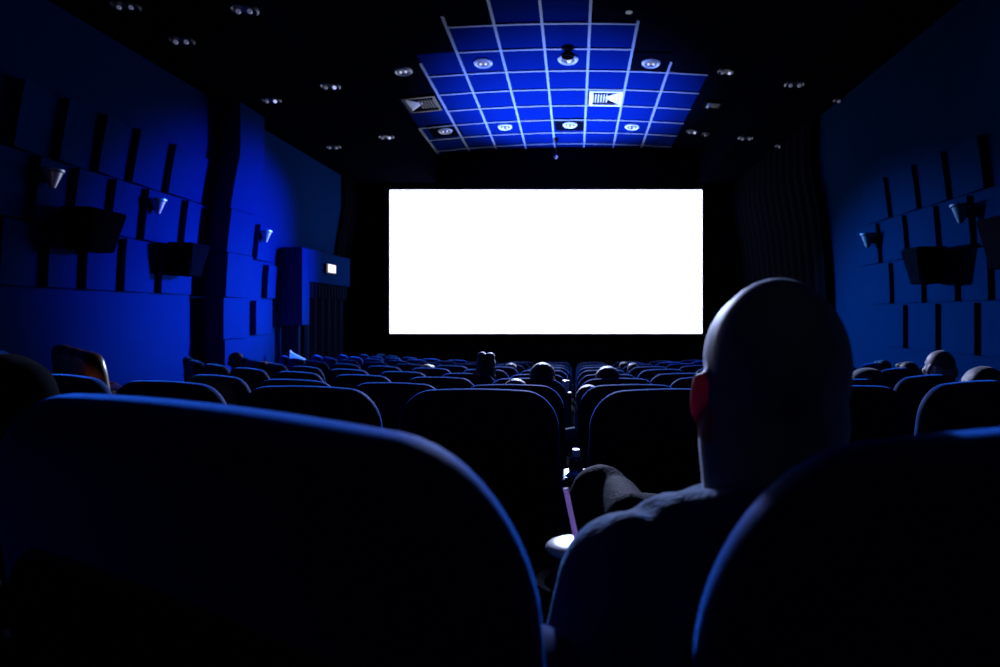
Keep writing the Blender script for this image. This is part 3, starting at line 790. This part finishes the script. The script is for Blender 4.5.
# ---- the bald man
t = tag(empty('person', (0, 0, 0)), 'bald man seen from behind in a dark jacket, sitting in the near seat', 'person')
hd = Vector((0.236, 0.715, 1.126))
face = R(6)
bm = B()
KH = 1.0
head_shape(bm, hd, face, KH, None, 1.0)
m = Matrix.Translation(hd) @ Matrix.Rotation(face, 4, 'Z')
ball(bm, m @ Vector((0, -0.03, 0.014)), (0.0800, 0.086, 0.104), (0, 0, face), 32)
ball(bm, m @ Vector((0.0, -0.035, -0.05)), (0.079, 0.070, 0.085), (0, 0, face), 28)
cap(bm, (0.240, 0.665, 0.93), (0.226, 0.690, 1.06), 0.086, 0.079, 28)
cap(bm, (0.30, 0.80, 0.53), (0.28, 0.73, 0.72), 0.14, 0.135); cap(bm, (0.28, 0.73, 0.72), (0.265, 0.68, 0.86), 0.135, 0.13)
# legs: left knee drawn up, right one lower
legs = [((0.22, 0.80, 0.54), (0.060, 1.34, 0.78), (0.05, 1.52, 0.36), (0.04, 1.62, 0.06)), ((0.37, 0.84, 0.54), (0.165, 1.27, 0.735), (0.20, 1.42, 0.34), (0.21, 1.50, 0.06))]
for a, b_, c_, d_ in legs:
    cap(bm, a, b_, .085, .060); cap(bm, b_, c_, .058, .050); cap(bm, c_, d_, .050, .038)
    cap(bm, Vector(d_)+Vector((0, -.02, -.01)), Vector(d_)+Vector((-.02, .16, -.02)), .036, .030)
arms = [((0.060, 0.665, 0.890), (-0.002, 0.655, 0.70), (0.060, 0.88, 0.685), -1), ((0.45, 0.70, 0.895), (0.53, 0.76, 0.68), (0.40, 0.96, 0.66), 1)]
for s_, e_, w_, sd in arms:
    cap(bm, s_, e_, .060, .046); cap(bm, e_, w_, .044, .030)
    hand(bm, Vector(w_) + (Vector(w_)-Vector(e_)).normalized()*0.01, Vector(w_)-Vector(e_), sd, 1.05)
    cap(bm, (0.265, 0.68, 0.90), s_, .085, .068)
body = fuse('body', bm, 0.0055, [M['skin'], M['ear']], t, 5)
inv = m.inverted()
for pl in body.data.polygons:
    q = inv @ pl.center
    if abs(q.x) > 0.0835*KH and -0.075 < q.z < 0.022 and abs(q.y) < 0.05: pl.material_index = 1
eyes(t, hd, face, KH)
# jacket: shoulders, folds on the left shoulder, sleeves, stand-up collar
jb = B()
cap(jb, (0.30, 0.79, 0.56), (0.28, 0.73, 0.72), .165, .16); cap(jb, (0.28, 0.73, 0.72), (0.268, 0.68, 0.84), .16, .145)
for s_, e_, w_, sd in arms:
    cap(jb, (0.262, 0.685, 0.905), s_, .092, .080); cap(jb, s_, e_, .082, .064); cap(jb, e_, Vector(e_).lerp(Vector(w_), .9), .062, .044)
cap(jb, (0.062, 0.645, 0.945), (0.028, 0.63, 0.86), .036, .045)           # folds
cap(jb, (0.115, 0.66, 0.962), (0.10, 0.60, 0.90), .028, .026)
cap(jb, (0.115, 0.70, 0.955), (0.20, 0.66, 0.935), .032, .036)
cap(jb, (0.015, 0.62, 0.84), (-0.012, 0.63, 0.76), .040, .045)
cap(jb, (0.12, 0.58, 0.90), (0.09, 0.575, 0.80), .022, .030)
n = 20
for i in range(n):                                                      # collar
    a0, a1 = 2*PI*i/n, 2*PI*(i+1)/n
    f = lambda a: Vector((0.255 + 0.112*math.cos(a), 0.678 + 0.092*math.sin(a), 0.985 + 0.022*math.sin(a)*-1 + 0.015*math.cos(a)))
    cap(jb, f(a0), f(a1), .028, .028, 10, 3)
cap(jb, (0.155, 0.655, 0.975), (0.100, 0.690, 0.950), .030, .034)
jk = fuse('jacket', jb, 0.008, M['jacket'], t, 3)
tb = B(); cap(tb, (0.24, 0.79, 0.55), (0.36, 0.82, 0.55), .14, .14)
for a, b_, c_, d_ in legs:
    cap(tb, a, b_, .098, .074); cap(tb, b_, c_, .072, .066); cap(tb, c_, Vector(c_).lerp(Vector(d_), .85), .066, .058)
    cap(tb, Vector(b_)+Vector((0.035, -.06, .02)), Vector(b_)+Vector((0.05, -.20, .02)), .045, .05)
fuse('trousers', tb, 0.010, M['trouser'], t, 3)
for a, b_, c_, d_ in legs:
    d_ = Vector(d_); sb = B(); cap(sb, d_+Vector((0, -.04, -.012)), d_+Vector((-.02, .09, -.012)), .044, .046); cap(sb, d_+Vector((-.01, .05, -.012)), d_+Vector((-.025, .19, -.022)), .045, .034)
    fuse('shoe', sb, 0.008, M['shoe'], t, 2)

# ================================================================== DRINKS AND SNACKS
def cup(loc, label, k=1.0, straw=True, straw_dir=(-0.022, 0.0, 0.105)):
    t = tag(empty('drink_cup', loc), label, 'cup')
    bm = B(); lathe(bm, [(0, 0), (0.030*k, 0), (0.043*k, 0.135*k), (0.040*k, 0.135*k), (0.028*k, 0.004), (0, 0.004)], 28); obj('paper_cup', bm, M['paper'], t)
    bm = B(); lathe(bm, [(0.046*k, 0.131*k), (0.048*k, 0.136*k), (0.046*k, 0.140*k), (0.040*k, 0.143*k), (0.025*k, 0.1445*k), (0, 0.1445*k)], 28); ld = obj('lid', bm, M['white'], t)
    if straw:
        bm = B(); a = Vector((0.012*k, 0.0, 0.10*k)); tube(bm, a, a + Vector((0, 0, .04*k)), 0.005*k, n=12); a2 = a + Vector((0, 0, .04*k)); tube(bm, a2, a2 + Vector(straw_dir)*k, 0.005*k, n=12); obj('straw', bm, M['straw'], ld)
    return t
c = P(571, 541, 1.09)
cup((c.x, 1.09, c.z - 0.146), 'drink cup with a bright white lid and lilac straw at the bald man\'s elbow')
# bottle on the armrest in the row ahead
c = P(576, 474, 2.18)
t = tag(empty('drink_bottle', (c.x, c.y, c.z)), 'small brown drink bottle with a white cap between the seats ahead', 'bottle')
bm = B(); lathe(bm, [(0, 0), (0.024, 0), (0.027, 0.006), (0.027, 0.05), (0.025, 0.058), (0.014, 0.068), (0.012, 0.075), (0, 0.075)], 24); obj('bottle_body', bm, M['cola'], t)
bm = B(); lathe(bm, [(0, 0.094), (0.013, 0.094), (0.0155, 0.091), (0.0155, 0.068), (0.012, 0.068)], 24); obj('bottle_cap', bm, M['white'], t)
# tray the bottle and packet stand on
t2 = tag(empty('cup_tray', (c.x, c.y, c.z)), 'dark armrest tray under the bottle and the foil packet', 'tray')
bm = B(); box(bm, (-0.05, -0.07, -0.03), (0.05, 0.09, -0.001), 0.008); obj('tray_top', bm, M['plastic'], t2)
bm = B(); box(bm, (-0.02, 0.0, -(c.z-ROWZ[2])), (0.02, 0.06, -0.028)); obj('post', bm, M['steel'], t2, smooth=False)
c = P(574, 478, 2.12)
bm = B(); n = 9; V = []
for i in range(n):
    V.append([bm.verts.new(((i/(n-1)-.5)*0.066, (j/(n-1)-.5)*0.05, 0.006 + 0.016*math.sin(PI*i/(n-1))*math.sin(PI*j/(n-1))*random.uniform(.3, 1.6))) for j in range(n)])
W = [[bm.verts.new((q.co.x, q.co.y, 0.0)) for q in L] for L in V]
for i in range(n-1):
    for j in range(n-1):
        bm.faces.new((V[i][j], V[i+1][j], V[i+1][j+1], V[i][j+1])); bm.faces.new((W[i][j], W[i][j+1], W[i+1][j+1], W[i+1][j]))
for i in range(n-1):
    for L0, L1 in ((V, W),):
        bm.faces.new((L0[i][0], L1[i][0], L1[i+1][0], L0[i+1][0])); bm.faces.new((L0[i][-1], L0[i+1][-1], L1[i+1][-1], L1[i][-1]))
        bm.faces.new((L0[0][i], L0[0][i+1], L1[0][i+1], L1[0][i])); bm.faces.new((L0[-1][i], L1[-1][i], L1[-1][i+1], L0[-1][i+1]))
o = obj('snack_packet', bm, M['foil'], smooth=False); o.location = (c.x, 2.135, P(576, 474, 2.18).z)
tag(o, 'crumpled shiny blue snack packet below the brown bottle', 'packet')
c = P(566, 392, 4.25)
t = cup((c.x, c.y, c.z), 'small bright white cup seen in the middle gap far ahead', 0.6, True, (0.0, 0.0, 0.06))
for q in t.children_recursive: q.data.materials[0] = M['white']
bm = B(); box(bm, (-0.04, -0.04, -(c.z-ROWZ[4])), (0.04, 0.04, -0.001), 0.006); o = obj('armrest_stand', bm, M['plastic']); o.location = c
tag(o, 'dark armrest post under the small white cup in the middle gap', 'armrest')

# amber aisle lamp on the left
lampp, _ = row_point(3, -4.6)
amb = Vector((-2.82, 3.28, 0.62))

# ================================================================== LIGHTS
def light(name, kind, loc, energy, col, target=None, **kw):
    L = bpy.data.lights.new(name, kind); L.energy = energy; L.color = col
    for k_, v_ in kw.items(): setattr(L, k_, v_)
    o = bpy.data.objects.new(name, L); COL.objects.link(o); o.location = loc
    if target is not None: o.rotation_euler = (Vector(target) - Vector(loc)).to_track_quat('-Z', 'Y').to_euler()
    return o
BL = (0.01, 0.06, 1.0)
light('added_ceiling_wash', 'SPOT', (-0.4, 13.2, -0.2), 15500, (0.16, 0.28, 1.0), (-0.25, 11.65, 5.3), spot_size=R(56), spot_blend=1.0, shadow_soft_size=0.15)  # added unseen uplight making the pool on the ceiling grid
light('added_left_wash', 'SPOT', (1.2, 13.2, 3.2), 14000, (0.02, 0.09, 1.0), (-5.4, 9.2, 2.0), spot_size=R(35), spot_blend=1.0, shadow_soft_size=0.12)  # added unseen spot for the pool of blue on the left wall
light('added_left_low_wash', 'SPOT', (1.0, 13.2, 1.6), 4500, (0.25, 0.45, 1.0), (-5.4, 9.3, 0.7), spot_size=R(34), spot_blend=1.0, shadow_soft_size=0.12)  # second added spot, paler blue on the lower left wall
light('added_right_wash', 'SPOT', (-2.4, 13.2, 2.2), 8500, (0.03, 0.32, 1.0), (4.1, 7.5, 0.95), spot_size=R(31), spot_blend=1.0, shadow_soft_size=0.12)  # added unseen spot lifting the lower right wall
light('added_rim_wash', 'SPOT', (-0.42, 13.4, 4.3), 8000, (0.5, 0.6, 1.0), (-0.3, 3.0, 1.9), spot_size=R(60), spot_blend=0.9, shadow_soft_size=0.4)  # added spot giving heads and seat tops their rim light
light('added_back_fill', 'POINT', (0.3, -1.25, 3.9), 5, (0.3, 0.5, 1.0), shadow_soft_size=0.15)  # added point behind the camera, faintly lifting the backs
light('amber_lamp', 'POINT', amb, 2.6, (1.0, 0.45, 0.12), shadow_soft_size=0.03)
light('blue_step_glow', 'POINT', P(297, 348, 10.4), 4, (0.05, 0.2, 1.0), shadow_soft_size=0.05)

# world: almost no light beyond the room's own
w_ = bpy.data.worlds.new('dark_room'); scene.world = w_; w_.use_nodes = True
w_.node_tree.nodes['Background'].inputs[0].default_value = (0.05, 0.1, 0.4, 1); w_.node_tree.nodes['Background'].inputs[1].default_value = 0.0

# ================================================================== CAMERA
cam = bpy.data.cameras.new('camera'); co = bpy.data.objects.new('camera', cam); COL.objects.link(co)
co.location = (0, 0, EZ); co.rotation_euler = (PI/2, 0, 0)
cam.sensor_fit = 'HORIZONTAL'; cam.sensor_width = 36.0; cam.lens = F/1000*36.0
cam.shift_x = -(CU-500)/1000; cam.shift_y = -(333.5-CV)/1000
cam.clip_start = 0.02; cam.clip_end = 100
cam.dof.use_dof = True; cam.dof.focus_distance = 1.9; cam.dof.aperture_fstop = 3.6
scene.camera = co
vs = scene.view_settings
vs.view_transform = 'Standard'; vs.look = 'None'; vs.exposure = 0.0; vs.gamma = 1.0; vs.use_curve_mapping = False
